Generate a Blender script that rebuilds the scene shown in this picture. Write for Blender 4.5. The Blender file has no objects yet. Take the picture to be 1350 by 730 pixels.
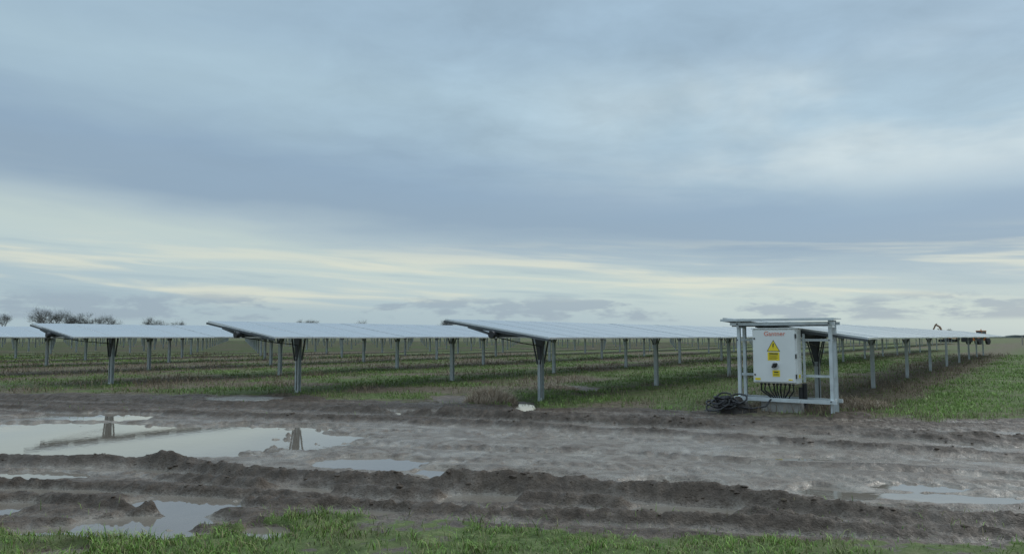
import bpy, math, random
import numpy as np
from mathutils import Vector, Matrix
random.seed(7); rng=np.random.default_rng(7)
sc=bpy.context.scene
sc.view_settings.view_transform='Standard'; sc.view_settings.look='None'; sc.view_settings.exposure=0
TH=math.radians(35.9); CT,ST=math.cos(TH),math.sin(TH)
def W(px,py): D=1560/(py-443.0); return ((px-675)/975*D, D)

# ---------------------------------------------------------------- noise
def _h(ix,iy,seed):
    h=(ix.astype(np.int64)*374761393+iy.astype(np.int64)*668265263+seed*982451653)&0xffffffff
    h=((h^(h>>13))*1274126177)&0xffffffff
    h=h^(h>>16)
    return (h&0xffff)/32767.5-1.0
def vn(x,y,seed=0):
    xi=np.floor(x);yi=np.floor(y);fx=x-xi;fy=y-yi
    fx=fx*fx*fx*(fx*(fx*6-15)+10);fy=fy*fy*fy*(fy*(fy*6-15)+10)
    a=_h(xi,yi,seed);b=_h(xi+1,yi,seed);c=_h(xi,yi+1,seed);d=_h(xi+1,yi+1,seed)
    return (a*(1-fx)+b*fx)*(1-fy)+(c*(1-fx)+d*fx)*fy
def fbm(x,y,seed=0,oc=4):
    s=0;a=1;t=0
    for i in range(oc):
        c,sn=math.cos(i*.6),math.sin(i*.6)
        s=s+a*vn((x*c-y*sn)*2**i*1.02+i*17.3,(x*sn+y*c)*2**i*1.02-i*9.1,seed+i);t+=a;a*=.5
    return s/t
def ss(a,b,v):
    t=np.clip((v-a)/(b-a),0,1);return t*t*(3-2*t)

# ---------------------------------------------------------------- terrain
WL=-0.03
def poly(pts):
    w=sorted([W(*p) for p in pts]); return np.array([a for a,_ in w]),np.array([b for _,b in w])
front=poly([(-200,680),(0,682),(200,694),(450,676),(700,692),(1000,703),(1350,711)])
back=poly([(-300,516),(0,519),(200,521),(400,524),(600,531),(800,542),(950,547),(1100,550),(1350,554),(1700,560)])
berms=[ # points, amp, width
 ([(190,604),(330,624),(450,632),(600,637),(750,642),(850,647),(950,656),(1100,672),(1350,687),(1600,700)],.115,.14),
 ([(200,620),(330,636),(450,643),(600,650),(750,655),(950,668),(1100,682),(1350,696)],.07,.08),
 ([(300,655),(450,660),(600,667),(900,680),(1100,690),(1350,702)],.055,.09),
 ([(-300,600),(0,605),(200,608),(300,612)],.07,.11),
 ([(-300,630),(0,634),(250,641),(450,650)],.05,.08),
 ([(-200,650),(0,653),(200,664),(330,674)],.04,.07),
 ([(-300,516),(0,523),(300,533),(700,549),(1000,560),(1350,580),(1600,590)],.085,.22),
 ([(-300,530),(0,536),(500,552),(900,571),(1350,600),(1600,612)],.07,.16),
 ([(-300,524),(0,529),(500,541),(900,558),(1350,584)],.065,.15),
 ([(560,585),(800,592),(1100,610),(1400,628)],.03,.10),
]
BM=[(poly(p),a,w) for p,a,w in berms]
pud=[ # px,py centre, half px, py top, py bottom
 (490,606,66,597,615),(585,617,34,611,623),(640,649,50,643,655),(255,659,70,648,670),(170,693,120,684,703),
 (40,622,85,615,630),(10,661,48,653,670),(225,679,80,670,688),(1250,650,78,643,658),(1092,642,34,633,653),
 (870,630,55,625,636),(325,524,46,520,528),(600,525,34,520,530),(690,533,15,528,540),(130,546,90,541,551),
 (100,718,38,711,728),(355,692,40,683,701),(760,512,26,509,516),(1200,636,60,631,640),(70,642,100,636,648),(400,640,50,635,645),
 (560,630,40,625,635),(700,620,50,616,624),(1040,600,60,597,603),(430,574,50,568,579),(905,664,70,659,669),(480,667,60,662,672),(760,668,50,664,673),(1180,664,60,659,669),(560,541,60,538,544)]
def height(x,y,full=False):
    p=-CT*x+ST*y; s=ST*x+CT*y
    yf=np.interp(x,*front)+.34*fbm(x*1.3,y*1.3,3)+.16*fbm(x*5,y*5,4,2)
    yb=np.interp(x,*back)+1.0*fbm(x*.5,y*.5,5)+.3*fbm(x*2.5,y*2.5,6,2)
    gf=ss(.10,-.14,y-yf); gb=ss(-.2,.5,y-yb)
    mud=(1-gf)*(1-gb)
    z=.006+.016*fbm(x*.8,y*1.1,11)
    flat=ss(14.6,13.0,y+ .12*x +.5*fbm(x*.7,y*.7,8))*ss(6.6,8.3,y-(-.25*x)+.35*fbm(x*.8,y*.8,9))
    rough=mud*(1-.85*flat)
    bsum=np.zeros_like(x)
    v=y+.17*x+.12*fbm(x*.5,y*.5,39)
    for i,((xs,ys),a,w) in enumerate(BM):
        yc=np.interp(x,xs,ys)+.09*fbm(x*.8+i*5,y*0+i,20+i)*(ys.mean()/8)
        d=y-yc+.03*fbm(x*9,y*9,25+i,2)
        end=ss(xs[0]-.3,xs[0]+.4,x)*ss(xs[-1]+.3,xs[-1]-.4,x)
        ch=.80+.55*fbm(x*.7,y*.7,30+i)+.26*fbm(x*4,y*7,31+i,3)
        e=np.exp(-(np.abs(d)/w)**1.5)
        bsum=bsum+end*a*np.clip(ch,.05,2)*e
        z=z-end*.055*np.exp(-((d+w*2.1)/(w*1.1))**2)*mud
    z=z+bsum*mud
    near=np.clip(bsum*12,0,1)
    rr=np.clip(rough+near*mud*.8,0,1)
    rut=fbm(v*4.2,x*.25+3,40,4)
    rut2=1-np.abs(fbm(v*2.4,x*.18,42,3))*3
    z=z+rr*(.036*rut+.022*rut2+.010)
    cr=np.abs(fbm(x*9,y*11,41,3)); cr2=np.abs(fbm(x*19,y*21,48,2))
    z=z+rr*(.034*(.35-cr)+.020*(.4-cr2))
    z=z+mud*flat*(.003+.018*fbm(v*3.6,x*.4,44,4)+.010*fbm(x*9,y*10,43,3))
    for k,(off,sl) in enumerate([(15.0,-.14),(13.9,-.12),(9.3,-.2),(12.2,-.16),(10.9,-.18),(7.2,-.17),(8.3,-.19)]):
        d=y-(off+sl*x+.25*np.sin(x*.35+k))
        m=np.exp(-(d/.22)**4)*mud
        z=z-m*.028+m*.018*ss(-.3,.3,np.sin(x*2*math.pi/.20+np.abs(d)*12))*(fbm(x*.8,y*.8,50+k)>-.15)
    wob=.32*fbm(x*1.4,y*2.4,60)+.22*fbm(x*5,y*8,61,3)
    pm=np.full_like(x,-9.)
    for (px,py,hw,t,b) in pud:
        cx,_=W(px,py); d1=1560/(t-443.);d0=1560/(b-443.);cy=(d0+d1)/2;cx=(px-675)/975*cy
        a=hw/975*cy;bb=(d1-d0)/2
        yy=y-cy+.12*(x-cx)
        pm=np.maximum(pm,(1.08-np.sqrt(((x-cx)/a)**2+(yy/bb)**2)+wob))
    big=np.minimum(np.minimum((y-(9.95+.25*wob*2+.05*np.abs(x+7)))*1.2,(14.2-.13*(x+9)-y)*.9+wob*1.6),(-2.9-x-.55*np.abs(y-11.2)+.3)*.8+wob*2.6)
    pm=np.maximum(pm,big)
    k=ss(-.22,.12,pm)
    z=z*(1-k)+(-.06+.25*np.maximum(z,-.02)*(1-.6*ss(.1,.6,pm)))*k
    z=z+(1-k)*(gb*(.03+.03*fbm(x*.6,y*.6,70)+.012*fbm(x*5,y*5,71,2))+gf*(.015+.03*fbm(x*3,y*3,72,3)))
    far=ss(18,30,y)+ss(14,20,np.abs(x)); far=np.clip(far,0,1)
    z=np.where((far>0),np.maximum(z,WL+.02*far),z)
    z=z*(1-far)+ .05*far
    if not full: return z
    g=np.clip(gf*(.55+.9*ss(-.5,.1,fbm(x*1.7,y*1.7,101)))+gb,0,1)*(1-k)
    w1=fbm(p*.26+3,s*.06,80,4)+.9*fbm(x*.45,y*.45,81,4)
    weed=ss(-.16,.30,w1)
    strip=ss(2.5,3.1,p+.5*fbm(s*.5,p*.5,82))*ss(7.0,5.6,p+.8*fbm(s*.4,p*.4,83))
    weed=np.where(p<2.9,0,weed); weed=np.maximum(weed*ss(2.6,6,p),strip*.9)*gb
    edge=ss(1.5,0,np.abs(y-yb))*.6*gb
    weed=np.clip(weed+edge*(fbm(x*1.2,y*1.2,84)>0),0,1)
    wet=np.clip(ss(.030,-.03,z)*.95,0,1)*mud
    wet=np.maximum(wet,mud*flat*(1-near)*(.70+.5*fbm(x*1.3,y*2,90)))
    return z,g,weed,np.clip(wet,0,1),gf,gb,mud,near,k,rough

def grow(start,step,f,end):
    o=[];v=start
    while v<end: v+=step; o.append(v); step*=f
    return o
xs=list(np.arange(-12,12.001,.027)); r=grow(12,.035,1.07,2200); xs=[-v for v in reversed(r)]+xs+r
ys=[4.3]
while ys[-1]<21: ys.append(ys[-1]*1.0037)
ys=ys+grow(ys[-1],.1,1.05,2600); bk=grow(0,.06,1.25,400); ys=[4.3-v for v in reversed(bk)]+ys
X,Y=np.meshgrid(np.array(xs),np.array(ys)); ny,nx=X.shape
x=X.ravel();y=Y.ravel()
z,g,weed,wet,gf,gb,mud,near,kk,rough=height(x,y,True)
def raw_mesh(name,co,faces_n,loops):
    me=bpy.data.meshes.new(name)
    me.vertices.add(len(co)); me.vertices.foreach_set('co',co.astype(np.float32).ravel())
    nf=len(faces_n); me.loops.add(len(loops)); me.polygons.add(nf)
    me.loops.foreach_set('vertex_index',loops.astype(np.int32))
    st=np.concatenate([[0],np.cumsum(faces_n)[:-1]]).astype(np.int32)
    me.polygons.foreach_set('loop_start',st)
    me.update(calc_edges=True)
    return me
idx=np.arange(nx*ny).reshape(ny,nx)
q=np.stack([idx[:-1,:-1],idx[:-1,1:],idx[1:,1:],idx[1:,:-1]],-1).reshape(-1,4)
me=raw_mesh('ground',np.stack([x,y,z],1),np.full(len(q),4),q.ravel())
me.polygons.foreach_set('use_smooth',np.ones(len(q),bool))
def fattr(me,n,v):
    a=me.attributes.new(n,'FLOAT','POINT'); a.data.foreach_set('value',v.astype(np.float32))
for n,v in (('grass',g),('weed',weed),('wet',wet),('near',np.clip(near*mud+mud*ss(.0,.055,z)*.6+rough*.5,0,1)*(1-.8*kk))): fattr(me,n,v)
def link(name,me,parent=None):
    o=bpy.data.objects.new(name,me); sc.collection.objects.link(o)
    if parent: o.parent=parent
    return o
ground=link('ground',me)

# ---------------------------------------------------------------- node helpers
class NT:
    def __init__(s,nt): s.nt=nt; s.N=nt.nodes; s.L=nt.links
    def put(s,inp,v):
        if hasattr(v,'is_output') or isinstance(v,bpy.types.NodeSocket): s.L.new(v,inp)
        elif isinstance(v,(tuple,list)) and inp.type=='RGBA' and len(v)==3: inp.default_value=(*v,1)
        else: inp.default_value=v
    def math(s,op,a,b=0.,c=None,clamp=False):
        n=s.N.new('ShaderNodeMath');n.operation=op;n.use_clamp=clamp;s.put(n.inputs[0],a);s.put(n.inputs[1],b)
        if c is not None:s.put(n.inputs[2],c)
        return n.outputs[0]
    def mix(s,f,a,b,bt='MIX'):
        n=s.N.new('ShaderNodeMix');n.data_type='RGBA';n.blend_type=bt
        s.put(n.inputs[0],f);s.put(n.inputs[6],a);s.put(n.inputs[7],b);return n.outputs[2]
    def noise(s,vec,scale,det=4,rough=.55,dist=0.):
        n=s.N.new('ShaderNodeTexNoise')
        if vec is not None:s.L.new(vec,n.inputs['Vector'])
        n.inputs['Scale'].default_value=scale;n.inputs['Detail'].default_value=det;n.inputs['Roughness'].default_value=rough;n.inputs['Distortion'].default_value=dist
        return n.outputs['Fac']
    def mr(s,v,a,b,c=0.,d=1.,t='SMOOTHSTEP'):
        n=s.N.new('ShaderNodeMapRange');n.interpolation_type=t
        for i,k in enumerate((v,a,b,c,d)): s.put(n.inputs[i],k)
        return n.outputs[0]
    def ramp(s,v,st):
        n=s.N.new('ShaderNodeValToRGB');cr=n.color_ramp
        while len(cr.elements)<len(st):cr.elements.new(.5)
        for e,(p,c) in zip(cr.elements,st): e.position=p;e.color=(*c,1)
        s.L.new(v,n.inputs[0]);return n.outputs[0]
    def comb(s,a,b,c):
        n=s.N.new('ShaderNodeCombineXYZ');s.put(n.inputs[0],a);s.put(n.inputs[1],b);s.put(n.inputs[2],c);return n.outputs[0]
    def attr(s,name,o='Fac'):
        n=s.N.new('ShaderNodeAttribute');n.attribute_name=name;return n.outputs[o]
def newmat(name):
    m=bpy.data.materials.new(name);m.use_nodes=True;t=NT(m.node_tree);b=t.N['Principled BSDF'];return m,t,b
def simple(name,col,rough=.5,metal=0.,var=.12,scale=6,bump=0.,spec=.5,dirt=None):
    m,t,b=newmat(name)
    tc=t.N.new('ShaderNodeTexCoord').outputs['Object']
    n=t.noise(tc,scale,4)
    f=t.mr(n,.3,.7,1-var,1+var,'LINEAR')
    c=t.mix(1.,col,t.comb(f,f,f),'MULTIPLY')
    if dirt: 
        n2=t.noise(tc,scale*.5,5,.65); c=t.mix(t.mr(n2,.48,.75,0,dirt[1]),c,dirt[0])
    t.put(b.inputs['Base Color'],c)
    b.inputs['Metallic'].default_value=metal
    t.put(b.inputs['Roughness'],t.mr(n,.3,.7,max(.02,rough-.08),min(1,rough+.08),'LINEAR'))
    b.inputs['Specular IOR Level'].default_value=spec
    if bump:
        bn=t.N.new('ShaderNodeBump');bn.inputs['Strength'].default_value=bump;bn.inputs['Distance'].default_value=.01
        t.L.new(n,bn.inputs['Height']);t.L.new(bn.outputs[0],b.inputs['Normal'])
    return m
# ground material
m,t,b=newmat('mud_and_grass_ground')
pos=t.N.new('ShaderNodeNewGeometry').outputs['Position']
nA=t.noise(pos,.9,4,.6);nB=t.noise(pos,7,5,.62);nC=t.noise(pos,42,3,.7);nD=t.noise(pos,2.6,6,.68,.8)
dry=t.ramp(nB,[(.3,(.064,.044,.031)),(.5,(.135,.098,.070)),(.72,(.225,.17,.127))])
wetc=t.ramp(nD,[(.32,(.115,.086,.063)),(.5,(.225,.183,.143)),(.68,(.35,.30,.245))])
wetA=t.attr('wet')
wetf=t.math('ADD',wetA,t.mr(nD,.3,.7,-.38,.38,'LINEAR'),clamp=True)
mudc=t.mix(wetf,dry,wetc)
nr=t.math('MULTIPLY',t.attr('near'),t.mr(nB,.25,.65,1.,.6))
mudc=t.mix(nr,mudc,(.050,.035,.024))
mudc=t.mix(t.mr(nC,.49,.66,0,.65),mudc,(.055,.040,.029))
grc=t.ramp(nB,[(.3,(.045,.060,.020)),(.5,(.095,.132,.042)),(.72,(.16,.205,.07))])
grc=t.mix(t.mr(nA,.42,.68,0,.65),grc,(.14,.125,.07))
wdc=t.ramp(nB,[(.3,(.065,.050,.035)),(.5,(.14,.108,.078)),(.72,(.21,.17,.125))])
wd=t.math('ADD',t.attr('weed'),t.mr(nB,.3,.7,-.3,.3,'LINEAR'),clamp=True)
gc=t.mix(t.math('MULTIPLY',wd,.92),grc,wdc)
ga=t.mr(t.math('ADD',t.attr('grass'),t.mr(nB,.3,.7,-.35,.35,'LINEAR')),.35,.65)
col=t.mix(ga,mudc,gc)
t.put(b.inputs['Base Color'],col)
ro=t.math('SUBTRACT',.64,t.math('MULTIPLY',wetf,.42))
ro=t.math('ADD',ro,t.mr(nC,.3,.7,-.16,.16,'LINEAR'))
ro=t.math('MAXIMUM',ro,t.math('MULTIPLY',ga,.9))
t.put(b.inputs['Roughness'],ro)
sp_=t.math('SUBTRACT',.5,t.math('MULTIPLY',nr,.20))
t.put(b.inputs['Specular IOR Level'],t.math('SUBTRACT',sp_,t.math('MULTIPLY',ga,.28)))
bn=t.N.new('ShaderNodeBump');bn.inputs['Strength'].default_value=1.;bn.inputs['Distance'].default_value=.05
hh=t.math('ADD',t.math('MULTIPLY',nB,.6),t.math('MULTIPLY',nC,.5))
hh=t.math('MULTIPLY',hh,t.math('SUBTRACT',1.,t.math('MULTIPLY',wetf,.60)))
t.L.new(hh,bn.inputs['Height']);t.L.new(bn.outputs[0],b.inputs['Normal'])
ground.data.materials.append(m)
# water
m,t,b=newmat('muddy_water')
pos=t.N.new('ShaderNodeNewGeometry').outputs['Position']
t.put(b.inputs['Base Color'],t.mix(t.noise(pos,1.2,3),(.15,.125,.10),(.23,.20,.165)))
b.inputs['Roughness'].default_value=.03;b.inputs['IOR'].default_value=1.45;b.inputs['Specular IOR Level'].default_value=.8
bn=t.N.new('ShaderNodeBump');bn.inputs['Strength'].default_value=.05;bn.inputs['Distance'].default_value=.01
t.L.new(t.noise(pos,9,2),bn.inputs['Height']);t.L.new(bn.outputs[0],b.inputs['Normal'])
wm=bpy.data.meshes.new('puddle_water');wm.from_pydata([(-18,4.5,WL),(14,4.5,WL),(14,24,WL),(-18,24,WL)],[],[(0,1,2,3)])
wm.materials.append(m);link('puddle_water',wm)

# ---------------------------------------------------------------- blades
def blades(name,bx,by,bz,h,w,lean,cols,rough=.6):
    n=len(bx);a=rng.uniform(0,2*math.pi,n);la=rng.uniform(0,2*math.pi,n)
    dx,dy=np.cos(a)*w/2,np.sin(a)*w/2; lx,ly=np.cos(la)*lean*h,np.sin(la)*lean*h
    P=np.zeros((n,5,3))
    P[:,0]=np.stack([bx-dx,by-dy,bz-.01],1);P[:,1]=np.stack([bx+dx,by+dy,bz-.01],1)
    P[:,2]=np.stack([bx+dx*.75+lx*.35,by+dy*.75+ly*.35,bz+h*.55],1);P[:,3]=np.stack([bx-dx*.75+lx*.35,by-dy*.75+ly*.35,bz+h*.55],1)
    P[:,4]=np.stack([bx+lx,by+ly,bz+h*(1-.25*lean)],1)
    base=np.arange(n)[:,None]*5
    loops=(base+np.array([0,1,2,3, 3,2,4])).ravel()
    fn=np.tile([4,3],n)
    me=raw_mesh(name,P.reshape(-1,3),fn,loops)
    ca=me.attributes.new('Col','FLOAT_COLOR','POINT')
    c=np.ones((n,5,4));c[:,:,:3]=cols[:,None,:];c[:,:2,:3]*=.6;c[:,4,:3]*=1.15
    ca.data.foreach_set('color',c.astype(np.float32).ravel())
    m,t,b=newmat(name+'_material')
    t.put(b.inputs['Base Color'],t.attr('Col','Color'));b.inputs['Roughness'].default_value=rough
    b.inputs['Specular IOR Level'].default_value=.25
    me.materials.append(m);return link(name,me)
def colmix(n,cs):
    cs=np.array(cs);i=rng.integers(0,len(cs),n);j=rng.integers(0,len(cs),n);f=rng.random(n)[:,None]
    return (cs[i]*f+cs[j]*(1-f))*rng.uniform(.7,1.25,n)[:,None]
G=[(.14,.23,.05),(.18,.28,.07),(.11,.17,.045),(.24,.31,.10),(.27,.26,.12)]
GF=[(.15,.27,.045),(.20,.34,.07),(.11,.20,.04),(.27,.38,.10),(.30,.29,.13),(.22,.18,.10)]
# foreground, in clumps
N=250000
bx=rng.uniform(-8,8,N);by=rng.uniform(3.8,7.4,N)
nt=5800;tx=rng.uniform(-8,8,nt);ty=rng.uniform(3.8,7.4,nt);ti=rng.integers(0,nt,N//2)
bx[:N//2]=tx[ti]+rng.normal(0,.035,N//2);by[:N//2]=ty[ti]+rng.normal(0,.035,N//2)
tuft=np.ones(N);tuft[:N//2]=rng.uniform(.8,2.0,nt)[ti]
z_,g_,w_,we_,gf_,gb_,mu_,ne_,k_,_=height(bx,by,True)
dens=np.clip(.46+1.5*fbm(bx*1.7,by*1.7,101),.02,1)
keep=(rng.random(N)<gf_*dens*(1-k_))|(rng.random(N)<.010*(by<7.0)*(k_<.2))
bx,by,z_,tuft=bx[keep],by[keep],z_[keep],tuft[keep];n=len(bx)
hh_=(.022+.042*rng.random(n)**1.6)*(1+.8*fbm(bx*1.2,by*1.2,102))*tuft
cc=colmix(n,GF)*(1+.35*fbm(bx*2.2,by*2.2,107)[:,None])
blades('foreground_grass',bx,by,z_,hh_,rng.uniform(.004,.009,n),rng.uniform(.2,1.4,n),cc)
# field grass
N=300000
by=13+rng.random(N)**1.9*48; bx=rng.uniform(-1,1,N)*(by*.8+4)
z_,g_,w_,we_,gf_,gb_,mu_,ne_,k_,_=height(bx,by,True)
dens=np.clip(.5+1.2*fbm(bx*.8,by*.8,103),.04,1)
keep=rng.random(N)<gb_*dens*(1-k_)*(1-.85*w_)
keep|=(rng.random(N)<.004*mu_*(k_<.1)*(by>15))
bx,by,z_=bx[keep],by[keep],z_[keep];n=len(bx);sc_=by/18
vivid=1+.25*(-CT*bx+ST*by<3.0)+.2*(by<20)
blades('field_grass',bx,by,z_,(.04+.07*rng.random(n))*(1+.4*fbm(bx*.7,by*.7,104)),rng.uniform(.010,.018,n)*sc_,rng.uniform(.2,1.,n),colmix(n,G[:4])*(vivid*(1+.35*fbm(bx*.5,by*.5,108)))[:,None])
# dead weeds
N=240000
by=14+rng.random(N)**1.8*52; bx=rng.uniform(-1,1,N)*(by*.8+4)
z_,g_,w_,we_,gf_,gb_,mu_,ne_,k_,_=height(bx,by,True)
dens=np.clip(.3+1.3*fbm(bx*.9,by*.9,105),.02,1)
keep=rng.random(N)<gb_*dens*(1-k_)*(w_*.9+.10*(-CT*bx+ST*by>3.5))
bx,by,z_=bx[keep],by[keep],z_[keep];n=len(bx);sc_=by/18
Bc=[(.23,.17,.12),(.30,.225,.16),(.16,.12,.088),(.36,.28,.20),(.20,.18,.10)]
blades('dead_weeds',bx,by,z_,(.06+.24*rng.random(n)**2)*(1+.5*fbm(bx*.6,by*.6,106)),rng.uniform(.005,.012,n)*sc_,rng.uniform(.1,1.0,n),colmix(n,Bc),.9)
def bush(px,py,rad,hgt,n):
    cx,cy=W(px,py)
    r_=rad*np.sqrt(rng.random(n));a_=rng.random(n)*6.283
    X_=cx+r_*np.cos(a_);Y_=cy+r_*np.sin(a_)*.8
    hh=hgt*(1-.7*(r_/rad)**2)*rng.uniform(.5,1.1,n)
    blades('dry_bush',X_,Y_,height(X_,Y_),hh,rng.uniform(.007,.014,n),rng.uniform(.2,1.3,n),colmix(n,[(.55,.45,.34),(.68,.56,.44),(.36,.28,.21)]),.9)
bush(647,530,.66,.50,2400); bush(738,513,.6,.25,900); bush(1118,536,.9,.32,1400)

# clods
import bmesh
bm=bmesh.new();bmesh.ops.create_icosphere(bm,subdivisions=2,radius=1)
iv=np.array([v.co[:] for v in bm.verts]);bm.verts.ensure_lookup_table()
ifc=np.array([[v.index for v in f.verts] for f in bm.faces]);bm.free()
N=90000
cx=rng.uniform(-8,8,N);cy=5.8+rng.random(N)**1.3*9
z_,g_,w_,we_,gf_,gb_,mu_,ne_,k_,_=height(cx,cy,True)
keep=rng.random(N)<mu_*(.14*ne_**2*(ne_>.3))*(1-k_)
cx,cy,z_=cx[keep],cy[keep],z_[keep];n=len(cx)
sz=(.006+.017*rng.random(n)**2.2)
P=iv[None]*(1+.26*rng.standard_normal((n,len(iv),1)).clip(-1.4,1.4))
P=P*sz[:,None,None]*np.stack([rng.uniform(.9,2.4,n),rng.uniform(.8,1.6,n),rng.uniform(.45,.8,n)],1)[:,None,:]
P=P+np.stack([cx,cy,z_-sz*.2],1)[:,None,:]
fl=(ifc[None]+(np.arange(n)*len(iv))[:,None,None]).ravel()
cm=raw_mesh('mud_clods',P.reshape(-1,3),np.full(n*len(ifc),3),fl)
cm.polygons.foreach_set('use_smooth',np.ones(n*len(ifc),bool))
cm.materials.append(simple('clod_mud',(.075,.054,.039),.7,0,.4,9,.5,.35));link('mud_clods',cm)

# ---------------------------------------------------------------- mesh builder
class MB:
    def __init__(s): s.v=[];s.f=[];s.m=[]
    def add(s,vs,fs,mi,M=None):
        o=len(s.v)
        for p in vs:
            p=Vector(p); s.v.append((M@p if M else p)[:])
        for f in fs: s.f.append([i+o for i in f]);s.m.append(mi)
    def box(s,c,d,mi=0,R=None,ch=0.):
        hx,hy,hz=d[0]/2,d[1]/2,d[2]/2
        vs=[(a*hx,b_*hy,c_*hz) for c_ in(-1,1) for b_ in(-1,1) for a in(-1,1)]
        fs=[(0,2,3,1),(4,5,7,6),(0,1,5,4),(2,6,7,3),(0,4,6,2),(1,3,7,5)]
        M=Matrix.Translation(c)@(R.to_4x4() if R else Matrix())
        s.add(vs,fs,mi,M)
    def beam(s,a,b_,w,d,mi=0):
        a=Vector(a);b_=Vector(b_);q=(b_-a).to_track_quat('Z','Y')
        s.box((a+b_)/2,(w,d,(b_-a).length),mi,q.to_matrix())
    def cyl(s,a,b_,r,mi=0,n=10,r2=None):
        a=Vector(a);b_=Vector(b_);r2=r if r2 is None else r2
        M=Matrix.Translation(a)@(b_-a).to_track_quat('Z','Y').to_matrix().to_4x4();L=(b_-a).length
        vs=[(r*math.cos(6.28318*i/n),r*math.sin(6.28318*i/n),0) for i in range(n)]+[(r2*math.cos(6.28318*i/n),r2*math.sin(6.28318*i/n),L) for i in range(n)]
        fs=[(i,(i+1)%n,n+(i+1)%n,n+i) for i in range(n)]+[tuple(range(n-1,-1,-1)),tuple(range(n,2*n))]
        s.add(vs,fs,mi,M)
    def tube(s,pts,r,mi=0,n=7):
        for a,b_ in zip(pts[:-1],pts[1:]): s.cyl(a,b_,r,mi,n)
    def mesh(s,name,mats):
        me=bpy.data.meshes.new(name);me.from_pydata(s.v,[],s.f);me.polygons.foreach_set('material_index',s.m)
        for m in mats: me.materials.append(m)
        me.update();return me
galv=simple('galvanised_steel',(.60,.65,.66),.5,.2,.18,5,.1,.5,((.25,.23,.2),.35))
galvd=simple('dark_steel',(.10,.11,.115),.55,.4,.25,5)
alu=simple('aluminium_frame',(.62,.64,.65),.4,.4,.08,3)
blackp=simple('black_plastic',(.02,.02,.022),.45,0,.3,9)
backs=simple('module_backsheet',(.05,.055,.06),.5,0,.15,3)
m,t,b=newmat('solar_glass')
tc=t.N.new('ShaderNodeTexCoord').outputs['Object']
n1=t.noise(tc,.7,4)
t.put(b.inputs['Base Color'],t.mix(n1,(.30,.33,.35),(.40,.43,.44)))
t.put(b.inputs['Roughness'],t.mr(n1,.3,.7,.22,.36,'LINEAR'));b.inputs['IOR'].default_value=1.5
b.inputs['Coat Weight'].default_value=.6;b.inputs['Coat Roughness'].default_value=.12
glass=m
TILT=math.radians(8.4);HC=1.775
def row_mesh(name,nposts,sp=6.6,seed=1):
    r=random.Random(seed);B=MB();Rt=Matrix.Rotation(TILT,3,'Y')
    L=(nposts-1)*sp+1.84
    y0=-1.84
    def T(lx,y_,lz): 
        v=Rt@Vector((lx,0,lz)); return Vector((v.x,y_,HC+v.z))
    mw=1.14;gap=.02;ym=y0
    i=0
    while ym<L:
        c=ym+mw/2
        dz=r.uniform(-.005,.005)
        B.box(T(0,c,dz),(3.0,mw,.036),2,Rt)
        B.box(T(0,c,dz+.0190),(2.93,mw-.05,.006),3,Rt)
        B.box(T(0,c,-.0195+dz),(2.9,mw-.06,.005),6,Rt)
        B.box(T(0,ym+.01,-.055),(1.5,.045,.06),1,Rt)
        ym+=mw+gap; i+=1
        if i%24==0: ym+=.35
    B.box(T(0,y0-.03,-.045),(3.0,.035,.05),1,Rt)
    B.cyl((.02,y0-.12,HC-.14),(.02,L+.1,HC-.14),.062,1,10)
    B.cyl((.02,y0-.16,HC-.14),(.02,y0-.05,HC-.14),.085,5,12)
    B.beam((.02,y0+.1,HC-.15),(.62,y0+.02,HC-.135),.06,.05,1)
    B.beam((-.75,y0-.02,HC+.04),(.0,y0+.02,HC-.16),.05,.05,1)
    for k in range(nposts):
        yy=k*sp; jx=r.uniform(-.01,.01)
        B.box((jx-.0,yy,.70),(.012,.13,1.78),0)
        B.box((jx+.045,yy-.065,.70),(.10,.008,1.78),0);B.box((jx+.045,yy+.065,.70),(.10,.008,1.78),0)
        B.box((jx+.091,yy-.045,.70),(.008,.04,1.78),0)
        zb,wb=(.92,.19) if k==0 else (1.34,.13)
        for sx in(-1,1):
            for sy in(-1,1):
                B.beam((jx+.04+sx*.04,yy+sy*.085,zb),(.03+sx*wb,yy+sy*.085,HC-.2),.045,.02,1)
        B.box((.03,yy-.09,HC-.2),(wb*2+.06,.03,.06),1);B.box((.03,yy+.09,HC-.2),(wb*2+.06,.03,.06),1)
        if k==0: B.add([(-.10,yy-.072,HC-.21),(.16,yy-.072,HC-.21),(.08,yy-.072,1.02),(0,yy-.072,1.02)],[(0,1,2,3)],1)
        B.cyl((.02,yy-.1,HC-.14),(.02,yy+.1,HC-.14),.09,5,12)
    B.tube([(.08,y0+.0,HC-.2),(.12,-1.0,HC-.33),(.1,-.1,HC-.42),(.1,-.09,.1)],.012,5,5)
    return B.mesh(name,[galv,galvd,alu,glass,galv,blackp,backs])
fronts=[W(1072,534),(.68,18.35),(-6.0,20.8),(-13.2,24.5),(-20.6,28.9)]
for k in range(1,24): fronts.append((-20.6-7.4*k,28.9+4.3*k))
rmA=row_mesh('solar_panel_row_short',9,6.6,1);rmB=row_mesh('solar_panel_row_long',27,6.6,2);rmC=row_mesh('solar_panel_row_mid',13,6.6,3)
for i,(fx,fy) in enumerate(fronts):
    o=link('solar_panel_row',rmA if i==0 else (rmC if i==1 else rmB));
    o.location=(fx,fy,.0);o.rotation_euler=(0,0,-TH)

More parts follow.
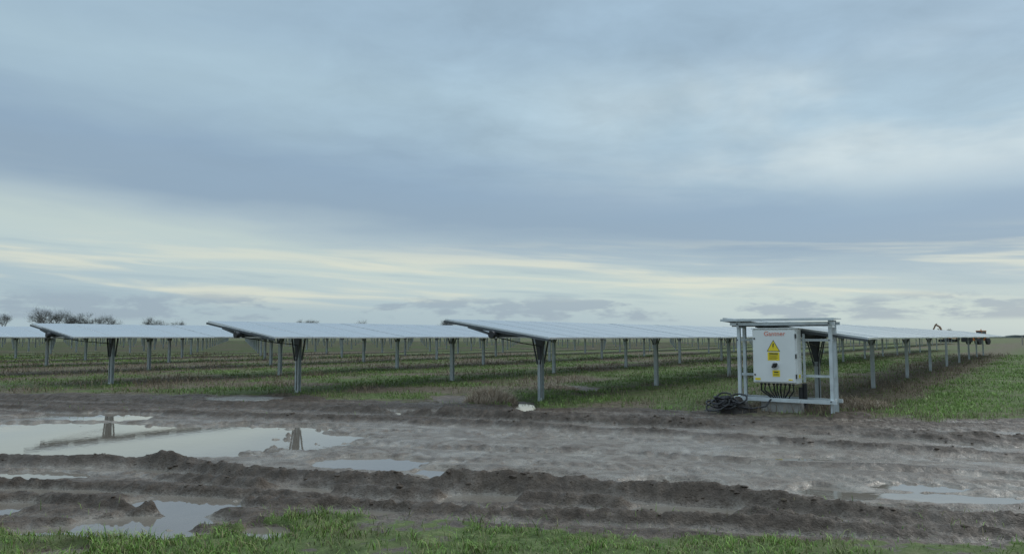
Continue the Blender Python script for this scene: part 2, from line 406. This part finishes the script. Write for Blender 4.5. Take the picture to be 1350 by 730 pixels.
# ---------------------------------------------------------------- cabinet stand
cxy=((1034-675)/975*15.6,15.6)
root=bpy.data.objects.new('electrical_combiner_cabinet',None);sc.collection.objects.link(root)
root.location=(cxy[0],cxy[1],0.0);root.rotation_euler=(0,0,-TH)
B=MB()
for xx in(-.93,.93):
    for yy in(-.16,.2):
        B.box((xx-.028,yy,.90),(.006,.07,2.05),0);B.box((xx+.004,yy-.035,.90),(.06,.006,2.05),0);B.box((xx+.004,yy+.035,.90),(.06,.006,2.05),0)
        B.box((xx+.028,yy-.022,.90),(.006,.02,2.05),0)
    B.box((xx,.02,1.80),(.05,.5,.05),0);B.box((xx,.02,.30),(.05,.6,.055),0)
for yy in(-.24,.28):
    B.box((0,yy,.285),(2.06,.055,.075),0)
B.box((-.03,-.225,1.86),(2.12,.05,.06),0);B.box((-.03,.265,1.86),(2.12,.05,.06),0)
B.box((-.06,-.20,1.815),(2.0,.035,.025),1)
B.box((-.12,.02,1.955),(2.32,.66,.022),0)
B.box((-.12,-.312,1.935),(2.32,.006,.04),0)
for zz in(.78,1.52): B.box((-.02,.105,zz),(1.9,.04,.05),0)
for xx in(-.6,.35): B.box((xx,.075,1.15),(.045,.03,1.0),0)
for xx in(-.93,.93):
    for zz in(.30,1.86,1.52):
        B.cyl((xx,-.262,zz),(xx,-.282,zz),.018,1,6)
link('frame',B.mesh('frame',[galv,galvd]),root)
def bevelbox(name,c,d,mat,bev=.02,seg=3):
    bm=bmesh.new();bmesh.ops.create_cube(bm,size=1)
    bmesh.ops.scale(bm,vec=d,verts=bm.verts);bmesh.ops.bevel(bm,geom=bm.edges[:],offset=bev,segments=seg,affect='EDGES')
    bmesh.ops.translate(bm,vec=c,verts=bm.verts);me=bpy.data.meshes.new(name);bm.to_mesh(me);bm.free()
    me.materials.append(mat);return link(name,me,root)
cab=simple('cabinet_paint',(.76,.78,.76),.45,0,.05,2,0,.5,((.5,.48,.43),.2))
BX=-.14
bevelbox('cabinet_body',(BX,-.14,1.19),(.90,.34,1.12),cab,.012)
bevelbox('cabinet_door',(BX,-.325,1.19),(.86,.035,1.08),cab,.012)
bevelbox('cabinet_rain_lip',(BX,-.15,1.758),(.94,.40,.02),cab,.006)
yel=simple('yellow_label',(.85,.66,.03),.5,0,.05);blk=simple('black_ink',(.02,.02,.02),.5);red=simple('orange_red_lettering',(.75,.20,.12),.5);wht=simple('white_label',(.8,.8,.78),.5,0,.04)
B=MB();fy=-.3455
def plate(B,x0,x1,z0,z1,y_,mi):
    B.box(((x0+x1)/2,y_,(z0+z1)/2),(x1-x0,.003,z1-z0),mi)
def tri(B,cx,cz,s_,y_,mi):
    B.add([(cx-s_*.5,y_,cz-s_*.42),(cx+s_*.5,y_,cz-s_*.42),(cx,y_,cz+s_*.46)],[(0,1,2)],mi)
tri(B,BX-.01,1.40,.27,fy-.001,1);tri(B,BX-.01,1.395,.235,fy-.003,0)
B.add([(BX-.02,fy-.005,1.455),(BX+.005,fy-.005,1.455),(BX-.005,fy-.005,1.405),(BX+.012,fy-.005,1.405),(BX-.012,fy-.005,1.345),(BX-.006,fy-.005,1.392),(BX-.026,fy-.005,1.395)],[(0,6,5,3,2,1),(6,4,5)],1)
plate(B,BX-.13,BX+.11,1.10,1.27,fy,0)
plate(B,BX-.10,BX+.08,1.228,1.252,fy-.003,1)
for k in range(4): plate(B,BX-.10,BX+.08-.03*(k%2),1.20-.024*k,1.207-.024*k,fy-.003,1)
plate(B,BX-.04,BX+.11,.77,.90,fy,0)
plate(B,BX-.01,BX+.08,.85,.872,fy-.003,1)
for k in range(2): plate(B,BX-.02,BX+.09,.815-.022*k,.822-.022*k,fy-.003,1)
plate(B,BX-.40,BX-.29,.69,.735,fy,0);plate(B,BX+.26,BX+.38,.69,.735,fy,3)
plate(B,BX+.28,BX+.36,.70,.725,fy-.003,0)
B.box((BX+.4515,-.15,.78),(.003,.12,.08),0);B.box((BX+.4515,-.13,1.0),(.003,.08,.12),3)
link('warning_labels',B.mesh('warning_labels',[yel,blk,red,wht]),root)
cu=bpy.data.curves.new('logo','FONT');cu.body='Gantner';cu.size=.13;cu.extrude=.001;cu.align_x='CENTER';cu.materials.append(red)
o=bpy.data.objects.new('logo_lettering',cu);sc.collection.objects.link(o);o.parent=root;o.location=(BX+.02,fy-.003,1.61);o.rotation_euler=(math.pi/2,0,0)
B=MB()
B.cyl((BX+.02,-.34,1.0),(BX+.02,-.375,1.0),.07,0,20);B.cyl((BX+.02,-.375,1.0),(BX+.02,-.40,1.0),.045,1,16)
B.box((BX+.02,-.41,1.0),(.035,.03,.13),1,Matrix.Rotation(.9,3,'Y'))
for zz in(.8,1.55): B.cyl((BX-.40,-.34,zz),(BX-.40,-.355,zz),.018,1,10)
for zz in(.78,1.19,1.6): B.box((BX+.437,-.335,zz),(.02,.03,.09),1)
link('isolator_handle',B.mesh('isolator_handle',[alu,blackp]),root)
B=MB()
for k in range(9):
    xx=BX-.32+.08*k+random.uniform(-.01,.01); yy=-.14+random.uniform(-.06,.06)
    B.cyl((xx,yy,.64),(xx,yy,.585),.026,0,10)
    tx=BX+.02+(xx-BX)*random.uniform(.25,.7);
    B.tube([(xx,yy,.6),(xx*.97+.03*random.uniform(-1,1),yy+.01,.47),(tx,yy+.05,.33),(tx+.02,.02,.15),(tx,.02,-.05)],random.uniform(.012,.02),0,8)
link('cables',B.mesh('cables',[blackp]),root)
B=MB()
B.cyl((.28,.02,.22),(.28,.02,.55),.045,0,12);B.cyl((.33,.1,-.1),(.35,.05,.62),.05,0,12)
link('conduits',B.mesh('conduits',[blackp]),root)
conc=simple('concrete',(.40,.39,.37),.85,0,.2,7,.5,.3,((.15,.12,.09),.6))
bevelbox('concrete_block',(-.08,.0,.10),(.82,.36,.32),conc,.025)
def lump(name,cx,cy,rx,ry,h,mat,seed):
    n=44;gx,gy=np.meshgrid(np.linspace(-1,1,n),np.linspace(-1,1,n));rr=np.sqrt(gx**2+gy**2)
    X_=cx+gx*rx;Y_=cy+gy*ry
    zz=height(X_.ravel(),Y_.ravel()).reshape(n,n)-.02+h*ss(1,.2,rr+.25*fbm(gx*2,gy*2,seed))*(1+.7*fbm(gx*5,gy*5,seed+3))
    id_=np.arange(n*n).reshape(n,n);q=np.stack([id_[:-1,:-1],id_[:-1,1:],id_[1:,1:],id_[1:,:-1]],-1).reshape(-1,4)
    me=raw_mesh(name,np.stack([X_.ravel(),Y_.ravel(),zz.ravel()],1),np.full(len(q),4),q.ravel());me.materials.append(mat);return link(name,me)
clod=bpy.data.materials['clod_mud']
dsoil=simple('dark_wet_soil',(.035,.028,.023),.6,0,.4,9,.6,.4)
hx,hy=W(960,543);lump('soil_heap',hx,hy,.62,.45,.26,dsoil,7)
hx,hy=W(1110,548);lump('soil_heap',hx,hy,.7,.5,.08,clod,9)
B=MB();hx,hy=W(957,545)
for k in range(12):
    r_=random.uniform(.12,.24);cx_=hx+random.uniform(-.30,.25);cy_=hy+random.uniform(-.15,.0);cz=.20+.014*k
    R=Matrix.Rotation(random.uniform(-.8,.8),3,'X')@Matrix.Rotation(random.uniform(-.6,.6),3,'Y')
    pts=[Vector((cx_,cy_,cz))+R@Vector((r_*math.cos(a*6.2832/16),r_*.8*math.sin(a*6.2832/16),.01*math.sin(a*2.))) for a in range(17)]
    B.tube(pts,.018,0,6)
B.tube([(hx+.2,hy,.16),(hx+.5,hy+.05,.12),(hx+.8,hy+.1,.16),(hx+.95,hy+.2,.3)],.018,0,6)
link('cable_coil_pile',B.mesh('cable_coil_pile',[blackp]))

# ---------------------------------------------------------------- distant things
orange=simple('orange_paint',(.55,.20,.06),.5,0,.15,1);cabg=simple('cab_glass',(.05,.06,.07),.15);trk=simple('rubber',(.03,.03,.03),.8)
armc=simple('digger_arm_paint',(.24,.15,.10),.6,0,.15,1)
def ex(name):
    B=MB()
    for s_ in(-1,1):
        B.box((0,s_*1.05,.45),(3.2,.5,.7),1);B.cyl((-1.6,s_*1.05-.25,.45),(-1.6,s_*1.05+.25,.45),.35,1,12);B.cyl((1.6,s_*1.05-.25,.45),(1.6,s_*1.05+.25,.45),.35,1,12)
    B.cyl((0,0,.8),(0,0,1.05),.7,1,14)
    B.box((.5,0,1.5),(2.9,2.3,.9),0);B.box((1.3,0,2.0),(1.1,2.1,.4),0)
    B.box((-.55,-.65,2.15),(1.3,.95,1.5),0);B.box((-.6,-.65,2.3),(1.32,.97,.9),2);B.box((-.55,-.65,2.95),(1.3,.95,.1),0)
    B.beam((-1,.2,1.4),(-2.0,.2,4.0),.35,.45,3);B.beam((-2.0,.2,4.0),(-3.0,.2,4.6),.32,.4,3)
    B.beam((-2.9,.2,4.7),(-4.0,.2,2.4),.26,.3,3);B.beam((-1.5,.2,1.6),(-2.5,.2,3.6),.15,.15,1)
    B.beam((-2.6,.2,4.9),(-3.3,.2,4.3),.13,.13,1)
    B.add([(-4.3,-.3,2.4),(-3.7,-.3,2.3),(-3.4,-.3,1.6),(-4.0,-.3,1.4),(-4.3,.7,2.4),(-3.7,.7,2.3),(-3.4,.7,1.6),(-4.0,.7,1.4)],[(0,1,2,3),(7,6,5,4),(0,3,7,4),(1,0,4,5),(2,1,5,6)],1)
    return link(name,B.mesh(name,[orange,trk,cabg,armc]))
o=ex('excavator');o.location=(.588*190,190,0);o.rotation_euler=(0,0,-.9)
B=MB()
for a in(-1.4,1.4):
    for s_ in(-1,1): B.cyl((a,s_*1.0-.2,.6),(a,s_*1.0+.2,.6),.6,1,16)
B.box((0,0,1.1),(4.2,1.3,.8),0);B.box((.2,-.5,1.95),(1.5,1.0,1.1),2);B.box((.2,-.5,2.55),(1.6,1.1,.12),0)
for a in(-.5,.9):
    for c_ in(-.98,-.02): B.box((a,c_,1.95),(.08,.08,1.1),0)
B.cyl((.2,-.5,2.6),(.2,-.5,2.85),.09,0,8);B.beam((1.9,.5,2.0),(-2.9,.5,1.2),.35,.4,0);B.box((-3.1,.3,.9),(.4,1.9,.9),1);B.box((1.8,.0,1.6),(.9,1.6,.7),3)
o=link('telehandler',B.mesh('telehandler',[orange,trk,cabg,wht]));o.location=(.628*140,140,.05);o.rotation_euler=(0,0,.5)
B=MB()
p0=Vector((88,128,0));p1=Vector((190,160,0));n=46
for k in range(n):
    p=p0.lerp(p1,k/(n-1));B.box((p.x,p.y,.8),(.14,.14,1.7),0)
for zz in(.5,1.0,1.5): B.beam(p0+Vector((0,0,zz)),p1+Vector((0,0,zz)),.02,.02,0)
link('post_and_wire_fence',B.mesh('post_and_wire_fence',[simple('weathered_wood',(.28,.25,.22),.85)]))
bark=simple('bark',(.11,.105,.10),.9,0,.2,1)
twig=simple('haze_lightened_twigs',(.15,.145,.14),.95,0,.3,.6)  # twig colour lightened to paint in the haze of distance
def tree(B,px,D,hgt,r):
    bx=(px-675)/975*D; base=Vector((bx,D,0));hgt*=1.28
    B.cyl(base,base+Vector((0,0,hgt*.35)),hgt*.02,0,6,hgt*.014)
    def br(p,d,L,rad,lv):
        e=p+d*L;B.cyl(p,e,rad,0,4,rad*.6)
        if lv==0:
            for _ in range(7):
                q=e+Vector([r.gauss(0,.5*L) for _ in range(3)])-d*L*r.random()
                dd=Vector((r.gauss(0,1),r.gauss(0,1),r.gauss(.5,.7))).normalized()*L*.75
                w=Vector((.03,0,.012))
                B.add([q-w,q+w,q+dd],[(0,1,2)],1)
            return
        for _ in range(4 if lv<3 else 3):
            nd=(d+Vector((r.gauss(0,.6),r.gauss(0,.6),r.gauss(.1,.35)))).normalized()
            br(p+d*L*r.uniform(.5,1),nd,L*r.uniform(.6,.8),rad*.6,lv-1)
    for _ in range(4):
        d=Vector((r.gauss(0,.45),r.gauss(0,.45),1)).normalized();br(base+Vector((0,0,hgt*r.uniform(.15,.33))),d,hgt*.26,hgt*.009,3)
r=random.Random(5);B=MB()
spec=[(6,330,10.5),(-20,330,10),(62,310,13.5),(74,320,13),(88,330,11),(100,332,10.5),(112,335,11),(128,330,10.5),(145,335,10),(52,330,10),(195,360,9.5),(215,365,9.5),(240,370,9),(398,380,9.5),(409,380,10),(418,385,9),(475,400,9),(586,400,9.6),(594,405,9.2),(1250,420,5),(-120,330,11),(-200,340,12),(300,400,7.),(330,405,6.7)]
for px,D,h_ in spec: tree(B,px,D,h_,r)
link('distant_tree_line',B.mesh('distant_tree_line',[bark,twig]))
hv=[];hf=[]
xs_=np.arange(-900,900,3.)
top=2.0+1.3*fbm(xs_*.03,xs_*0,200)+1.0*fbm(xs_*.2,xs_*0,201)
for i,xx in enumerate(xs_):
    yy=620+40*math.sin(xx*.004)
    hv+=[(xx,yy,-.5),(xx,yy,max(.6,top[i])),(xx,yy+6,max(.5,top[i]*.9)),(xx,yy+6,-.5)]
    if i: 
        a=4*(i-1);c=4*i; hf+=[(a,c,c+1,a+1),(a+1,c+1,c+2,a+2),(a+2,c+2,c+3,a+3)]
me=bpy.data.meshes.new('distant_hedge');me.from_pydata(hv,[],hf);me.materials.append(simple('hedge',(.15,.165,.165),.95,0,.25,.08));link('distant_hedge',me)

# ---------------------------------------------------------------- world
w=bpy.data.worlds.new('World');sc.world=w;w.use_nodes=True;t=NT(w.node_tree);bg=t.N['Background']
tc=t.N.new('ShaderNodeTexCoord').outputs['Generated']
sp=t.N.new('ShaderNodeSeparateXYZ');t.L.new(tc,sp.inputs[0]);sx,sy,sz=sp.outputs
zc=t.math('MAXIMUM',sz,0.)
den=t.math('ADD',zc,.10)
plane=t.comb(t.math('DIVIDE',sx,den),t.math('DIVIDE',sy,den),0.)
str1=t.comb(t.math('MULTIPLY',sx,1.6),t.math('MULTIPLY',sy,1.6),t.math('MULTIPLY',sz,11.))
n1=t.noise(str1,1.3,5,.5,.4)
n2=t.noise(plane,.75,5,.52,.4)
zz=t.math('ADD',zc,t.math('MULTIPLY',sx,.09))
zz=t.math('ADD',zz,t.math('MULTIPLY',t.math('SUBTRACT',n1,.5),t.mr(zc,0,.25,.03,.14,'LINEAR')))
zz=t.math('ADD',zz,t.math('MULTIPLY',t.math('SUBTRACT',n2,.5),t.mr(zc,0,.3,.0,.06,'LINEAR')))
cl=t.ramp(zz,[(0,(.42,.54,.60)),(.03,(.45,.57,.62)),(.06,(.54,.65,.65)),(.085,(.55,.655,.64)),(.115,(.43,.54,.60)),(.15,(.30,.41,.52)),(.19,(.30,.42,.545)),(.24,(.38,.52,.625)),(.30,(.42,.57,.67)),(.38,(.36,.50,.62)),(.46,(.37,.51,.63)),(.7,(.46,.57,.66))])
s2=t.comb(t.math('MULTIPLY',sx,2.2),t.math('MULTIPLY',sy,2.2),t.math('MULTIPLY',t.math('ADD',sz,t.math('MULTIPLY',sx,.05)),34.))
n3=t.noise(s2,1.7,5,.55,.4)
band=t.math('MULTIPLY',t.mr(zc,.03,.055),t.mr(zc,.135,.09))
cl=t.mix(t.math('MULTIPLY',t.mr(n3,.44,.66),t.math('MULTIPLY',band,.8)),cl,(.75,.77,.65))
cl=t.mix(t.math('MULTIPLY',t.mr(n3,.44,.30),t.math('MULTIPLY',band,.5)),cl,(.36,.48,.56))
br_=t.math('MULTIPLY',t.mr(sx,-.1,.45),t.math('MULTIPLY',t.mr(zc,.15,.23),t.mr(zc,.37,.29)))
br_=t.math('MULTIPLY',br_,t.mr(n2,.34,.60))
cl=t.mix(t.math('MULTIPLY',br_,.85),cl,(.73,.82,.82))
n4=t.noise(plane,3.2,5,.6,.3)
mo=t.math('MULTIPLY',t.math('SUBTRACT',n4,.5),t.math('MULTIPLY',t.mr(zc,.14,.3,0,.45),t.mr(sx,-.5,.05,.3,1.)))
cl=t.mix(1.,cl,t.comb(*(t.math('ADD',1.,mo),)*3),'MULTIPLY')
s3=t.comb(t.math('MULTIPLY',sx,9.),t.math('MULTIPLY',sy,9.),t.math('MULTIPLY',sz,38.))
n5=t.noise(s3,1.,5,.6,.2);n6=t.noise(tc,2.4,1)
cb=t.math('MULTIPLY',t.mr(zc,.017,.024),t.mr(t.math('ADD',zc,t.math('MULTIPLY',n5,-.03)),.04,.026))
cb=t.math('MULTIPLY',cb,t.mr(t.math('ADD',n5,t.math('MULTIPLY',n6,.6)),.76,.86))
cl=t.mix(t.math('MULTIPLY',cb,.75),cl,(.32,.41,.50))
sky=t.N.new('ShaderNodeTexSky');sky.sky_type='NISHITA';sky.sun_disc=False;sky.sun_elevation=math.radians(32);sky.sun_rotation=math.radians(60)
sk=t.mix(1.,sky.outputs[0],(.08,.08,.08),'MULTIPLY')
cl=t.mix(.10,cl,sk)
t.put(bg.inputs[0],cl)
t.put(bg.inputs[1],t.mr(zc,.45,.85,1.0,2.3))
L=bpy.data.lights.new('sun','SUN');L.energy=1.0;L.angle=math.radians(25);L.color=(1,.95,.87)
o=bpy.data.objects.new('sun',L);sc.collection.objects.link(o)
el=math.radians(32);az=math.radians(60)
d=Vector((math.sin(az)*math.cos(el),math.cos(az)*math.cos(el),math.sin(el)))
o.rotation_euler=d.to_track_quat('Z','Y').to_euler()
c=bpy.data.cameras.new('cam');c.lens=26;c.sensor_width=36;c.clip_end=6000;c.clip_start=.1
o=bpy.data.objects.new('cam',c);sc.collection.objects.link(o);o.location=(0,0,1.6);o.rotation_euler=(math.radians(90+4.57),0,0)
sc.camera=o
